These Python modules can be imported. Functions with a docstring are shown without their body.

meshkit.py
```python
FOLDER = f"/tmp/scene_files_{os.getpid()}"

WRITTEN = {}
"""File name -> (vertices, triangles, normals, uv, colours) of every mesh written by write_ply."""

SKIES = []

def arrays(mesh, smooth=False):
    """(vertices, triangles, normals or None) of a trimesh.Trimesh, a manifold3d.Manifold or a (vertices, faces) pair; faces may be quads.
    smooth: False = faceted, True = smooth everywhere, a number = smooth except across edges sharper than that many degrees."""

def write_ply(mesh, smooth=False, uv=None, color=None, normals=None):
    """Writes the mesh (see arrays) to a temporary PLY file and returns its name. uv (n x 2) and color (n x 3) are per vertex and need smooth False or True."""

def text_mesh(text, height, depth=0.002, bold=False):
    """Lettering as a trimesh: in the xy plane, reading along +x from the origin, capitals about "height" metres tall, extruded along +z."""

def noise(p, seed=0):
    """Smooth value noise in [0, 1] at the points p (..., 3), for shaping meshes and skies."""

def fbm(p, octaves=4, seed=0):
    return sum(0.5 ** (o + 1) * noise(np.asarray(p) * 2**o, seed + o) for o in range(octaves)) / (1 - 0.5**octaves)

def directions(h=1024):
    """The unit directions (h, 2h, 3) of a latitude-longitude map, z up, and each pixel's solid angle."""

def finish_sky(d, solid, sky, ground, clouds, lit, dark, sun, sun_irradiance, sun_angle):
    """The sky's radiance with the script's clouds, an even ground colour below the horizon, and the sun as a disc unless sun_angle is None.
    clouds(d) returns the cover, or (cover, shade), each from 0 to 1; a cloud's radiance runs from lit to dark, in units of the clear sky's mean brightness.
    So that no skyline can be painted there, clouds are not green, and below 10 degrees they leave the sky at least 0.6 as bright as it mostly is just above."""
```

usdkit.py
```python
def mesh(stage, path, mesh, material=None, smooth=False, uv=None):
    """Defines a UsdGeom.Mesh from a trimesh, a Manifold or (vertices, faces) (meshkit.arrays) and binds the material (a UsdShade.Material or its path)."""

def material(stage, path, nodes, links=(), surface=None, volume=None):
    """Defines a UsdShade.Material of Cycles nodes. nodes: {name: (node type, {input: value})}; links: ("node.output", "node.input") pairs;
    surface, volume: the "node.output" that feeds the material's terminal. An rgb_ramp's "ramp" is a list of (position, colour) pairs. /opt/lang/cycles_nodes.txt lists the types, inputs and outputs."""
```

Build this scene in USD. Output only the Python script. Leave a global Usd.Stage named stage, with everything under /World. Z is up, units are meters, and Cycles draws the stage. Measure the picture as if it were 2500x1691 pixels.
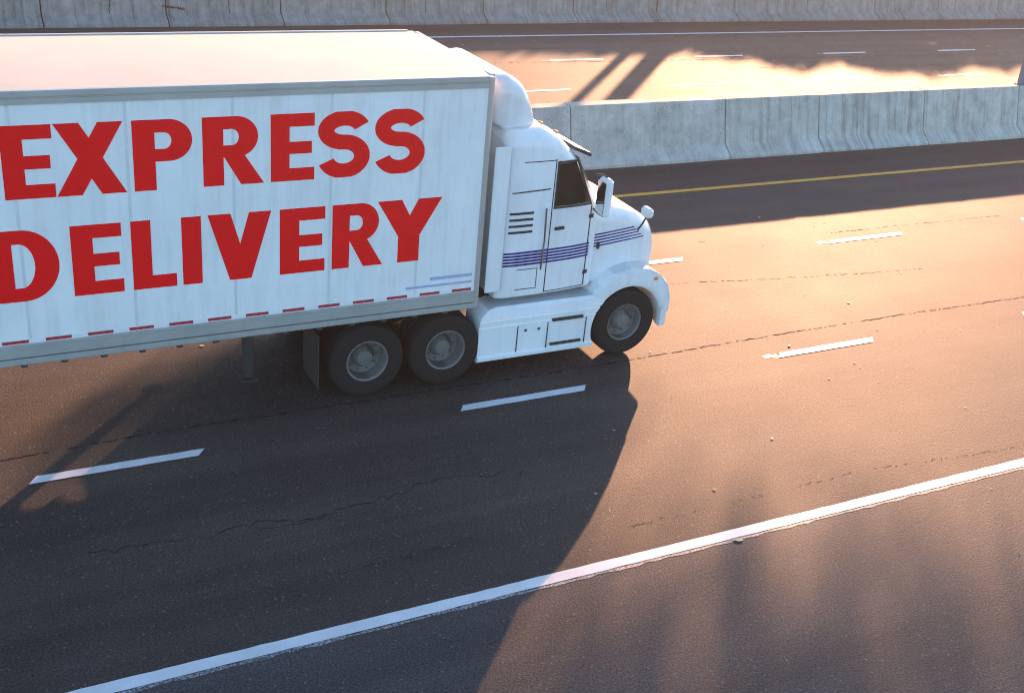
import math, random
import numpy as np, trimesh, usdkit
import manifold3d as mf
from shapely.geometry import Polygon, LineString, box as sbox
from shapely import affinity
from shapely.ops import unary_union
from pxr import Usd, UsdGeom, UsdLux, UsdShade, Gf, Sdf

stage = Usd.Stage.CreateInMemory()
UsdGeom.SetStageUpAxis(stage, UsdGeom.Tokens.z)
UsdGeom.SetStageMetersPerUnit(stage, 1.0)
UsdGeom.Xform.Define(stage, "/World")
UsdGeom.Scope.Define(stage, "/World/Looks")

# ------------------------------------------------------------------ camera
PITCH, ROLL, YAW, HEIGHT, FOCAL = 0.45074337, 0.09446807, 0.50892799, 7.29205630, 2862.6105 / 2500
fw = np.array([math.sin(YAW) * math.cos(PITCH), math.cos(YAW) * math.cos(PITCH), -math.sin(PITCH)])
rt = np.array([math.cos(YAW), -math.sin(YAW), 0.0])
up = np.cross(rt, fw)
cam_right = math.cos(ROLL) * rt + math.sin(ROLL) * up
cam_up = -math.sin(ROLL) * rt + math.cos(ROLL) * up
camera = UsdGeom.Camera.Define(stage, "/World/camera")
camera.CreateHorizontalApertureAttr(36.0)
camera.CreateVerticalApertureAttr(36.0 * 692 / 1024)
camera.CreateFocalLengthAttr(36.0 * FOCAL)
camera.CreateClippingRangeAttr(Gf.Vec2f(0.1, 3000))
EXPOSURE = 2.0
camera.CreateExposureAttr(EXPOSURE)
m4 = np.eye(4)
m4[0, :3], m4[1, :3], m4[2, :3], m4[3, :3] = cam_right, cam_up, -fw, [0, 0, HEIGHT]
camera.AddTransformOp().Set(Gf.Matrix4d(m4.tolist()))

# ------------------------------------------------------------------ sky and sun
SUN_AZ, SUN_EL = math.radians(42.5), math.radians(12.2)
SKY_STRENGTH, SUN_INTENSITY, SUN_COLOR = 0.09, 1.15, (1.0, 0.53, 0.3)
dome = UsdLux.DomeLight.Define(stage, "/World/sky")
sky_mat = usdkit.material(stage, "/World/Looks/sky_look", {
    "sky": ("sky_texture", {"sky_type": "single_scattering", "sun_disc": False, "sun_elevation": SUN_EL, "sun_rotation": SUN_AZ, "altitude": 100.0, "air_density": 1.0, "aerosol_density": 0.8, "ozone_density": 3.0}),
    "bg": ("background_shader", {"strength": SKY_STRENGTH})}, [("sky.color", "bg.color")], surface="bg.background")
UsdShade.MaterialBindingAPI.Apply(dome.GetPrim()).Bind(sky_mat)
dome.GetPrim().SetCustomDataByKey("kind", "structure")
sun = UsdLux.DistantLight.Define(stage, "/World/sun")
sun.CreateIntensityAttr(SUN_INTENSITY); sun.CreateAngleAttr(0.5); sun.CreateNormalizeAttr(True); sun.CreateColorAttr(Gf.Vec3f(*SUN_COLOR))
sd = np.array([math.sin(SUN_AZ) * math.cos(SUN_EL), math.cos(SUN_AZ) * math.cos(SUN_EL), math.sin(SUN_EL)])
sx = np.cross([0, 0, 1.0], sd); sx /= np.linalg.norm(sx); sy = np.cross(sd, sx)
ms = np.eye(4); ms[0, :3], ms[1, :3], ms[2, :3] = sx, sy, sd
sun.AddTransformOp().Set(Gf.Matrix4d(ms.tolist()))

# ------------------------------------------------------------------ helpers
rng = random.Random(7)
nrg = np.random.default_rng(7)
taken = {}
def numbered(parent, name):
    k = taken.get((parent, name), 0); taken[(parent, name)] = k + 1
    return f"{parent}/{name}" + (f"_{k:03d}" if k else "")
def tag(p, label=None, category=None, group=None, kind=None):
    p = p.GetPrim() if hasattr(p, "GetPrim") else p
    for k, v in (("label", label), ("category", category), ("group", group), ("kind", kind)):
        if v: p.SetCustomDataByKey(k, v)
    return p
def path_of(parent): return "/World" if parent is None else str(parent.GetPath())
def obj(name, m, mat, parent=None, smooth=False, label=None):
    p = usdkit.mesh(stage, numbered(path_of(parent), name), m, mat, smooth=smooth).GetPrim()
    if label: p.SetCustomDataByKey("label", label)
    return p
def thing(name, label, category, loc=(0, 0, 0), group=None, kind=None):
    x = UsdGeom.Xform.Define(stage, numbered("/World", name))
    x.AddTranslateOp().Set(Gf.Vec3d(*map(float, loc)))
    return tag(x, label, category, group, kind)
def cat(*ms): return trimesh.util.concatenate([as_tri(m) for m in ms])
def as_tri(m):
    if hasattr(m, "to_mesh"):
        t = m.to_mesh(); return trimesh.Trimesh(t.vert_properties[:, :3], t.tri_verts, process=False)
    return m
def bx(x0, x1, y0, y1, z0, z1, b=0.0):
    """A box, its edges chamfered by b."""
    if b <= 0:
        m = trimesh.creation.box([x1 - x0, y1 - y0, z1 - z0]); m.apply_translation([(x0 + x1) / 2, (y0 + y1) / 2, (z0 + z1) / 2]); return m
    p = []
    for sxx, sgn in ((x0, 1), (x1, -1)):
        for syy, sg2 in ((y0, 1), (y1, -1)):
            for szz, sg3 in ((z0, 1), (z1, -1)):
                p += [(sxx, syy + sg2 * b, szz + sg3 * b), (sxx + sgn * b, syy, szz + sg3 * b), (sxx + sgn * b, syy + sg2 * b, szz)]
    return trimesh.Trimesh(p).convex_hull
def extrude_x(yz, x0, x1):
    """A closed (y, z) outline swept from x0 to x1."""
    m = trimesh.creation.extrude_polygon(yz if isinstance(yz, Polygon) else Polygon(yz), x1 - x0, engine="earcut")
    v = m.vertices.copy(); m.vertices = np.c_[v[:, 2] + x0, v[:, 0], v[:, 1]]
    return m
def extrude_y(xz, y0, y1):
    """A closed (x, z) outline swept from y0 to y1."""
    polys = getattr(xz if hasattr(xz, "geom_type") else Polygon(xz), "geoms", None) or [xz if hasattr(xz, "geom_type") else Polygon(xz)]
    out = []
    for g in polys:
        m = trimesh.creation.extrude_polygon(g, y1 - y0, engine="earcut")
        v = m.vertices.copy(); m.vertices = np.c_[v[:, 0], y1 - v[:, 2], v[:, 1]]
        out.append(m)
    return trimesh.util.concatenate(out)
def soft_y(xz, y0, y1, b=0.03, n=3):
    """extrude_y with its two rims rounded in n small steps."""
    p = Polygon(xz) if not hasattr(xz, "geom_type") else xz
    ms = [extrude_y(p, y0 + b, y1 - b)]
    for k in range(n):
        a0, a1 = k / n * math.pi / 2, (k + 1) / n * math.pi / 2
        inset = b * (1 - math.cos((a0 + a1) / 2)); q = p.buffer(-inset)
        d0, d1 = b * math.sin(a0), b * math.sin(a1)
        ms += [extrude_y(q, y0 + b - d1, y0 + b - d0), extrude_y(q, y1 - b + d0, y1 - b + d1)]
    return trimesh.util.concatenate(ms)
def tube(pts, r, n=10):
    pts = np.asarray(pts, float); t = np.gradient(pts, axis=0); t /= np.linalg.norm(t, axis=1, keepdims=True)
    a = np.cross(t, [0.13, 0.21, 0.97]); a /= np.linalg.norm(a, axis=1, keepdims=True); b = np.cross(t, a)
    r = np.broadcast_to(r, (len(pts),)); ang = np.arange(n) * 2 * np.pi / n
    v = pts[:, None] + r[:, None, None] * (np.cos(ang)[None, :, None] * a[:, None] + np.sin(ang)[None, :, None] * b[:, None])
    f = []
    for i in range(len(pts) - 1):
        for j in range(n):
            k = (j + 1) % n
            f += [[i * n + j, i * n + k, (i + 1) * n + k], [i * n + j, (i + 1) * n + k, (i + 1) * n + j]]
    m0, m1 = len(pts) * n, len(pts) * n + 1
    for j in range(n):
        k = (j + 1) % n; e = (len(pts) - 1) * n
        f += [[m0, k, j], [m1, e + j, e + k]]
    return trimesh.Trimesh(np.vstack([v.reshape(-1, 3), pts[:1], pts[-1:]]), f, process=False)
def lathe_y(prof, seg=40):
    """A closed (radius, y) outline turned about the y axis."""
    m = trimesh.creation.revolve(np.array(list(prof) + [prof[0]]), sections=seg)
    v = m.vertices.copy(); m.vertices = np.c_[v[:, 0], v[:, 2], v[:, 1]]; m.invert(); return m
def ring_section(hw, zb, zt, r, n=6, yc=0.0, rb=0.06):
    pts = []
    for (cy, cz, a0, rr) in ((hw - r, zt - r, 0, r), (-hw + r, zt - r, 90, r), (-hw + rb, zb + rb, 180, rb), (hw - rb, zb + rb, 270, rb)):
        for k in range(n + 1):
            a = math.radians(a0 + 90 * k / n); pts.append((yc + cy + rr * math.cos(a), cz + rr * math.sin(a)))
    return np.array(pts)
def loft_x(secs, yc, n=6, fine=8):
    """Rounded-rectangle sections (x, half width, z bottom, z top, top corner radius) joined along x into a closed skin, eased between sections."""
    from scipy.interpolate import PchipInterpolator
    s = np.array(secs, float); u = np.arange(len(s)); uu = np.linspace(0, len(s) - 1, (len(s) - 1) * fine + 1)
    s = PchipInterpolator(u, s)(uu)
    rings = [np.c_[np.full(4 * (n + 1), q[0]), ring_section(q[1], q[2], q[3], min(q[4], q[1] * .95, (q[3] - q[2]) * .9), n, yc)] for q in s]
    k = len(rings[0]); v = np.vstack(rings); f = []
    for i in range(len(rings) - 1):
        for j in range(k):
            l = (j + 1) % k; f += [[i * k + j, i * k + l, (i + 1) * k + l], [i * k + j, (i + 1) * k + l, (i + 1) * k + j]]
    c0, c1 = len(v), len(v) + 1; v = np.vstack([v, rings[0].mean(0), rings[-1].mean(0)])
    for j in range(k):
        l = (j + 1) % k; e = (len(rings) - 1) * k; f += [[c0, l, j], [c1, e + j, e + l]]
    return trimesh.Trimesh(v, f, process=False)
def sheet(x0, x1, y0, y1, z):
    return (np.array([[x0, y0, z], [x1, y0, z], [x1, y1, z], [x0, y1, z]], float), np.array([[0, 1, 2, 3]]))

# ------------------------------------------------------------------ materials
def L(name): return f"/World/Looks/{name}"
def plain(name, color, rough=0.5, metallic=0.0, spec=0.5, coat=0.0, vary=0.06, scale=3.0):
    lo, hi = [tuple(np.clip(np.array(color) * (1 + s), 0, 1)) for s in (-vary, vary)]
    return usdkit.material(stage, L(name), {
        "g": ("geometry", {}), "n": ("noise_texture", {"scale": scale, "detail": 5.0, "roughness": 0.65}),
        "r": ("rgb_ramp", {"ramp": [(0.3, lo), (0.7, hi)]}),
        "p": ("principled_bsdf", {"roughness": rough, "metallic": metallic, "specular_ior_level": spec, "coat_weight": coat, "coat_roughness": 0.08})},
        [("g.position", "n.vector"), ("n.fac", "r.fac"), ("r.color", "p.base_color")], surface="p.BSDF")
def asphalt_mat(name, dark, light, seed):
    return usdkit.material(stage, L(name), {
        "g": ("geometry", {}),
        "off": ("mapping", {"location": (seed, seed * 2.0, 0), "scale": (1, 1, 1)}),
        "grain": ("noise_texture", {"scale": 42.0, "detail": 3.0, "roughness": 0.75}),
        "stone": ("voronoi_texture", {"scale": 55.0}),
        "stretch": ("mapping", {"location": (seed, 0, 0), "scale": (0.05, 1.0, 1.0)}),
        "wear": ("noise_texture", {"scale": 1.1, "detail": 5.0, "roughness": 0.6}),
        "patch": ("noise_texture", {"scale": 0.45, "detail": 4.0, "roughness": 0.55}),
        "base": ("rgb_ramp", {"ramp": [(0.34, dark), (0.5, tuple(0.5 * (np.array(dark) + np.array(light)))), (0.68, light)]}),
        "wr": ("rgb_ramp", {"ramp": [(0.3, (0.66, 0.66, 0.68)), (0.7, (1.28, 1.26, 1.22))]}),
        "pr": ("rgb_ramp", {"ramp": [(0.3, (0.8, 0.8, 0.8)), (0.7, (1.2, 1.2, 1.2))]}),
        "sr": ("rgb_ramp", {"ramp": [(0.0, (0, 0, 0)), (0.984, (0, 0, 0)), (0.995, (1, 1, 1))]}),
        "sep": ("separate_color", {}),
        "m1": ("mix_color", {"blend_type": "multiply", "fac": 1.0, "use_clamp": True}),
        "m2": ("mix_color", {"blend_type": "multiply", "fac": 1.0}),
        "m3": ("mix_color", {"blend_type": "mix", "b": (0.16, 0.14, 0.125)}),
        "h": ("math", {"math_type": "add"}),
        "bump": ("bump", {"strength": 0.5, "distance": 0.004}),
        "rr": ("map_range", {"from_min": 0.3, "from_max": 0.7, "to_min": ROAD_ROUGH[0], "to_max": ROAD_ROUGH[1]}),
        "p": ("principled_bsdf", {"specular_ior_level": 0.27})},
        [("g.position", "off.vector"), ("off.vector", "grain.vector"), ("off.vector", "stone.vector"), ("off.vector", "patch.vector"), ("g.position", "stretch.vector"), ("stretch.vector", "wear.vector"),
         ("grain.fac", "base.fac"), ("wear.fac", "wr.fac"), ("patch.fac", "pr.fac"), ("stone.color", "sep.color"), ("sep.r", "sr.fac"),
         ("base.color", "m1.a"), ("wr.color", "m1.b"), ("m1.result", "m2.a"), ("pr.color", "m2.b"), ("m2.result", "m3.a"), ("sr.color", "m3.fac"),
         ("m3.result", "p.base_color"), ("grain.fac", "h.value1"), ("stone.distance", "h.value2"), ("h.value", "bump.height"), ("bump.normal", "p.normal"), ("patch.fac", "rr.value"), ("rr.result", "p.roughness")], surface="p.BSDF")
ROAD_ROUGH = (0.71, 0.75)
asphalt = asphalt_mat("asphalt", (0.028, 0.021, 0.018), (0.115, 0.088, 0.074), 3.0)
shoulder_asphalt = asphalt_mat("shoulder_asphalt", (0.033, 0.028, 0.028), (0.125, 0.107, 0.102), 17.0)
def concrete_mat(name, dark, light, streak, pits, seed):
    return usdkit.material(stage, L(name), {
        "g": ("geometry", {}),
        "mp": ("mapping", {"location": (seed, seed, seed), "scale": (1, 1, 1)}),
        "cloud": ("noise_texture", {"scale": 2.6, "detail": 7.0, "roughness": 0.68}),
        "ms": ("mapping", {"location": (seed, 0, 0), "scale": (9.0, 0.35, 0.5)}),
        "run": ("noise_texture", {"scale": 1.0, "detail": 6.0, "roughness": 0.7}),
        "mv": ("mapping", {"scale": (1.0, 1.0, 0.6)}),
        "pit": ("voronoi_texture", {"scale": 15.0}),
        "fine": ("noise_texture", {"scale": 60.0, "detail": 3.0}),
        "base": ("rgb_ramp", {"ramp": [(0.28, dark), (0.72, light)]}),
        "rr": ("rgb_ramp", {"ramp": [(0.33, (1 - streak, 1 - streak * 0.95, 1 - streak)), (0.5, (1, 1, 1)), (0.7, (1 + streak * 0.5,) * 3)]}),
        "prm": ("rgb_ramp", {"ramp": [(0.0, (1, 1, 1)), (0.09, (1, 1, 1)), (0.17, (0, 0, 0))]}),
        "sep": ("separate_color", {}), "few": ("math", {"math_type": "greater_than", "value2": pits}),
        "pm": ("math", {"math_type": "multiply"}), "bw": ("rgb_to_bw", {}),
        "m1": ("mix_color", {"blend_type": "multiply", "fac": 1.0}),
        "m2": ("mix_color", {"blend_type": "mix", "b": (0.06, 0.06, 0.06)}),
        "h": ("math", {"math_type": "subtract"}),
        "bump": ("bump", {"strength": 0.35, "distance": 0.012}),
        "p": ("principled_bsdf", {"roughness": 0.85, "specular_ior_level": 0.3})},
        [("g.position", "mp.vector"), ("mp.vector", "cloud.vector"), ("g.position", "ms.vector"), ("ms.vector", "run.vector"), ("mp.vector", "mv.vector"), ("mv.vector", "pit.vector"), ("mp.vector", "fine.vector"),
         ("cloud.fac", "base.fac"), ("run.fac", "rr.fac"), ("pit.distance", "prm.fac"), ("prm.color", "bw.color"), ("pit.color", "sep.color"), ("sep.r", "few.value1"), ("few.value", "pm.value1"), ("bw.val", "pm.value2"),
         ("base.color", "m1.a"), ("rr.color", "m1.b"), ("m1.result", "m2.a"), ("pm.value", "m2.fac"), ("m2.result", "p.base_color"),
         ("fine.fac", "h.value1"), ("pm.value", "h.value2"), ("h.value", "bump.height"), ("bump.normal", "p.normal")], surface="p.BSDF")
conc_pitted = concrete_mat("pitted_concrete", (0.33, 0.34, 0.30), (0.56, 0.56, 0.505), 0.16, 0.55, 1.0)
conc_streaked = concrete_mat("streaked_concrete", (0.30, 0.31, 0.275), (0.53, 0.54, 0.485), 0.42, 0.93, 4.0)
conc_streaked_two = concrete_mat("weathered_concrete", (0.31, 0.315, 0.275), (0.56, 0.555, 0.495), 0.36, 0.9, 9.0)
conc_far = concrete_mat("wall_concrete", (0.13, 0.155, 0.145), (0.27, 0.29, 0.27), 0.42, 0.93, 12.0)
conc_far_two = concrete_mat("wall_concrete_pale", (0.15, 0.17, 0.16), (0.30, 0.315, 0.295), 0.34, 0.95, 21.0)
def paint_mat(name, color, worn):
    """Road paint: thin, a little dusty, chipped through to the asphalt at its rims."""
    return usdkit.material(stage, L(name), {
        "g": ("geometry", {}), "n": ("noise_texture", {"scale": 34.0, "detail": 6.0, "roughness": 0.8}), "c": ("noise_texture", {"scale": 3.0, "detail": 4.0}),
        "r": ("rgb_ramp", {"ramp": [(worn - 0.02, (0.09, 0.09, 0.09)), (worn + 0.03, color)]}),
        "cr": ("rgb_ramp", {"ramp": [(0.3, (0.86, 0.86, 0.86)), (0.7, (1, 1, 1))]}),
        "m": ("mix_color", {"blend_type": "multiply", "fac": 1.0}),
        "b": ("bump", {"strength": 0.3, "distance": 0.006}),
        "p": ("principled_bsdf", {"roughness": 0.6, "specular_ior_level": 0.4})},
        [("g.position", "n.vector"), ("g.position", "c.vector"), ("n.fac", "r.fac"), ("c.fac", "cr.fac"), ("r.color", "m.a"), ("cr.color", "m.b"), ("m.result", "p.base_color"), ("n.fac", "b.height"), ("b.normal", "p.normal")], surface="p.BSDF")
white_paint = paint_mat("white_road_paint", (0.90, 0.90, 0.89), 0.27)
worn_paint = paint_mat("worn_white_road_paint", (0.5, 0.48, 0.45), 0.5)
yellow_paint = paint_mat("yellow_road_paint", (0.97, 0.46, 0.03), 0.27)
crack_mat = plain("crack_dark", (0.022, 0.021, 0.021), 0.95, spec=0.1)
def dusty_mat(name, color, rough, coat, film):
    """White vehicle paint under a thin uneven road film that runs in faint vertical streaks."""
    return usdkit.material(stage, L(name), {
        "g": ("geometry", {}), "ms": ("mapping", {"scale": (7.0, 7.0, 0.7)}), "n": ("noise_texture", {"scale": 1.0, "detail": 6.0, "roughness": 0.7}), "c": ("noise_texture", {"scale": 1.3, "detail": 6.0, "roughness": 0.65}),
        "r": ("rgb_ramp", {"ramp": [(0.34, (1 - film, 1 - film * 1.1, 1 - film * 1.3)), (0.55, (1, 1, 1))]}), "cr": ("rgb_ramp", {"ramp": [(0.3, (1 - film, 1 - film, 1 - film * 1.1)), (0.62, (1, 1, 1))]}),
        "a": ("mix_color", {"blend_type": "multiply", "fac": 1.0, "a": color}), "b": ("mix_color", {"blend_type": "multiply", "fac": 1.0}),
        "rr": ("map_range", {"from_min": 0.3, "from_max": 0.7, "to_min": rough + 0.14, "to_max": rough}),
        "p": ("principled_bsdf", {"coat_weight": coat, "coat_roughness": 0.06})},
        [("g.position", "ms.vector"), ("ms.vector", "n.vector"), ("g.position", "c.vector"), ("n.fac", "r.fac"), ("c.fac", "cr.fac"), ("r.color", "a.b"), ("a.result", "b.a"), ("cr.color", "b.b"), ("b.result", "p.base_color"), ("c.fac", "rr.value"), ("rr.result", "p.roughness")], surface="p.BSDF")
truck_white = dusty_mat("truck_white_paint", (0.80, 0.81, 0.81), 0.24, 0.6, 0.09)
trailer_white = dusty_mat("trailer_white_paint", (0.80, 0.81, 0.80), 0.36, 0.2, 0.10)
seam_white = plain("trailer_seam_paint", (0.62, 0.63, 0.62), 0.45, vary=0.08)
roof_white = plain("trailer_roof_white", (0.585, 0.56, 0.465), 0.58, vary=0.04, scale=1.5)
red_letter = plain("red_vinyl", (0.87, 0.006, 0.008), 0.6, spec=0.12, vary=0.04)
red_tape = plain("red_reflective_tape", (0.38, 0.035, 0.05), 0.35)
white_tape = plain("white_reflective_tape", (0.72, 0.72, 0.74), 0.35)
aluminium = plain("aluminium_rail", (0.44, 0.44, 0.41), 0.42, metallic=0.55, vary=0.1, scale=2.0)
steel_dark = plain("dark_frame_steel", (0.025, 0.024, 0.023), 0.6)
underside = plain("trailer_underside", (0.05, 0.045, 0.04), 0.8)
rubber = plain("tyre_rubber", (0.012, 0.0115, 0.011), 0.8, spec=0.25, vary=0.15, scale=9)
rim_mat = plain("dusty_wheel_rim", (0.15, 0.14, 0.13), 0.5, metallic=0.3, vary=.2)
navy = plain("navy_stripe", (0.012, 0.014, 0.16), 0.35)
pale_blue = plain("pale_blue_print", (0.36, 0.40, 0.58), 0.4)
black_trim = plain("black_plastic", (0.02, 0.02, 0.02), 0.45)
chrome = plain("chrome", (0.75, 0.75, 0.76), 0.12, metallic=1.0, vary=0.02)
amber = plain("amber_lens", (0.75, 0.25, 0.02), 0.25)
lamp_glass = plain("lamp_lens", (0.65, 0.68, 0.7), 0.1)
pole_grey = plain("galvanised_grey", (0.16, 0.18, 0.21), 0.5, metallic=0.3)
leaf_pale = plain("pale_dry_leaf", (0.62, 0.5, 0.33), 0.7, vary=0.2)
chip_white = plain("white_litter_chip", (0.75, 0.72, 0.66), 0.7, vary=0.15)
leaf_dark = plain("dark_leaf", (0.03, 0.02, 0.014), 0.8)
spray_black = plain("black_spray_paint", (0.006, 0.006, 0.006), 0.7)
stencil = plain("grey_stencil", (0.05, 0.055, 0.055), 0.8)
soil = plain("dry_soil", (0.14, 0.12, 0.085), 0.95, vary=0.3, scale=0.8)
bark = plain("bark", (0.09, 0.07, 0.05), 0.9, vary=0.25, scale=6)
def leaf_mat(name, c):
    return usdkit.material(stage, L(name), {
        "d": ("diffuse_bsdf", {"color": c}), "t": ("translucent_bsdf", {"color": tuple(np.array(c) * np.array([1.3, 1.4, .6]))}), "m": ("mix_closure", {"fac": 0.35})},
        [("d.BSDF", "m.closure1"), ("t.BSDF", "m.closure2")], surface="m.closure")
leaves = leaf_mat("leaves", (0.05, 0.075, 0.025))
glass = usdkit.material(stage, L("cab_glass"), {
    "f": ("fresnel", {"IOR": 1.6}), "t": ("transparent_bsdf", {"color": (0.16, 0.18, 0.16)}), "g": ("glossy_bsdf", {"color": (0.9, 0.92, 0.92), "roughness": 0.03}), "m": ("mix_closure", {})},
    [("f.fac", "m.fac"), ("t.BSDF", "m.closure1"), ("g.BSDF", "m.closure2")], surface="m.closure")

# ------------------------------------------------------------------ ground and road
tag(obj("ground", sheet(-420, 520, -380, 420, -0.05), soil), kind="structure")
Y_EDGE, Y_L1, Y_L2, Y_YEL, Y_FOOT = 8.2075, 11.7292, 15.3852, 18.6097, 20.2649
Y_A, Y_B, Y_FEDGE, Y_FFOOT = 26.5477, 29.7406, 32.9690, 34.7799
CYC, DASH = 5.1332, 1.8254
road = tag(UsdGeom.Xform.Define(stage, "/World/road"), "dark grey asphalt motorway with two carriageways", "road", kind="structure")
obj("lane_surface", sheet(-250, 400, Y_EDGE - 0.06, 34.95, 0.0), asphalt, road)
obj("shoulder_surface", sheet(-250, 400, -3.0, Y_EDGE - 0.06, 0.0), shoulder_asphalt, road)

def ragged_strip(x0, x1, yc, w, z, seed, step=0.12, amp=0.006, skew=0.0):
    """A painted strip whose rims wander by a few millimetres; its ends are slanted by skew."""
    r = np.random.default_rng(seed); n = max(2, int((x1 - x0) / step)); xs = np.linspace(x0, x1, n + 1)
    lo = yc - w / 2 + amp * (r.random(n + 1) - .5) * 2; hi = yc + w / 2 + amp * (r.random(n + 1) - .5) * 2
    v = np.vstack([np.c_[xs - skew * 0, lo, np.full(n + 1, z)], np.c_[xs, hi, np.full(n + 1, z)]])
    v[0, 0] += skew; v[n, 0] += skew; v[n + 1, 0] -= skew; v[-1, 0] -= skew
    f = [[i, i + 1, n + 2 + i] for i in range(n)] + [[i, n + 2 + i, n + 1 + i] for i in range(n)]
    return trimesh.Trimesh(v, f, process=False)
Z1, Z2 = 0.0025, 0.0055
obj("edge_line", ragged_strip(-60, 140, Y_EDGE, 0.145, Z2, 1, amp=0.004), white_paint, road, label="long solid white edge line nearest the viewer")
obj("old_edge_line", ragged_strip(-60, 140, Y_EDGE - 0.095, 0.045, Z1, 2, amp=0.014), worn_paint, road, label="worn remnant of an older white line along the edge line")
obj("median_line", ragged_strip(-60, 160, Y_YEL, 0.145, Z2, 3, amp=0.003), yellow_paint, road, label="solid yellow line beside the median barrier")
obj("far_edge_line", ragged_strip(-60, 220, Y_FEDGE, 0.145, Z2, 4, step=.5, amp=0.004), white_paint, road, label="thin solid white line along the far wall")
obj("far_median_line", ragged_strip(-60, 220, 23.3, 0.145, Z2, 5, step=.5, amp=0.004), yellow_paint, road)
for y, off, k0, k1 in ((Y_L1, 0.7671, -4, 12), (Y_L2, 9.9917 - CYC * 1, -4, 12), (Y_A, 14.0058 - CYC, -3, 14), (Y_B, 16.9454, -4, 14)):
    for k in range(k0, k1):
        x = off + CYC * k
        obj("lane_dash", ragged_strip(x, x + DASH, y, 0.14, Z2, 100 + int(7 * y) + k, step=0.1, amp=0.004, skew=-0.05), white_paint, road)
        if k % 2 == 0 and 5 < x < 30:
            obj("paint_scuff", ragged_strip(x - 0.28, x - 0.03, y + 0.0, 0.1, Z1, 300 + k, step=0.05, amp=0.03), worn_paint, road)

def crack(name, pts, w, seed, jag=0.05, step=0.07, gap=0.0, label=None):
    """A crack in the asphalt: a thin, jagged, uneven ribbon."""
    r = np.random.default_rng(seed); pts = np.array(pts, float)
    d = np.r_[0, np.cumsum(np.linalg.norm(np.diff(pts, axis=0), axis=1))]; s = np.arange(0, d[-1], step); s = np.clip(s + step * .6 * (r.random(len(s)) - .5), 0, d[-1])
    x, y = np.interp(s, d, pts[:, 0]), np.interp(s, d, pts[:, 1]) + jag * (r.random(len(s)) - .5)
    ww = w * (0.35 + 1.1 * r.random(len(s))); v, f = [], []
    for i in range(len(s)):
        v += [(x[i], y[i] - ww[i] / 2, Z1), (x[i], y[i] + ww[i] / 2, Z1)]
    for i in range(len(s) - 1):
        if r.random() >= gap: f += [[2 * i, 2 * i + 2, 2 * i + 3], [2 * i, 2 * i + 3, 2 * i + 1]]
    return obj(name, trimesh.Trimesh(v, f, process=False), crack_mat, road, label=label)
crack("paving_joint", [(-20, 12.2), (0.49, 12.25), (2.2, 12.33), (8.18, 12.26), (9.22, 12.28), (10.71, 12.32), (14.03, 12.34), (16.82, 12.28), (40, 12.3)], 0.019, 11, jag=0.035, step=0.05, gap=0.3, label="ragged paving joint just inside the near lane")
crack("asphalt_crack", [(1.1, 10.17), (1.75, 10.16), (2.23, 10.08), (3.03, 10.16), (3.3, 10.02), (3.88, 10.1), (4.34, 10.17), (4.68, 10.26), (5.25, 10.28), (6.02, 10.11)], 0.013, 12, jag=0.11, step=0.09, label="jagged crack along the middle of the near lane")
crack("asphalt_crack", [(2.75, 10.02), (3.1, 10.0), (3.4, 9.99), (3.62, 10.06)], 0.009, 13, jag=0.06, gap=.1)
crack("asphalt_crack", [(4.51, 10.73), (5.03, 10.74), (5.69, 10.66)], 0.009, 14, jag=0.07, gap=.25)
crack("asphalt_crack", [(6.36, 8.72), (8.34, 8.74), (9.93, 8.76), (12.52, 8.5)], 0.008, 15, jag=0.05, step=.05, gap=0.62)
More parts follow.
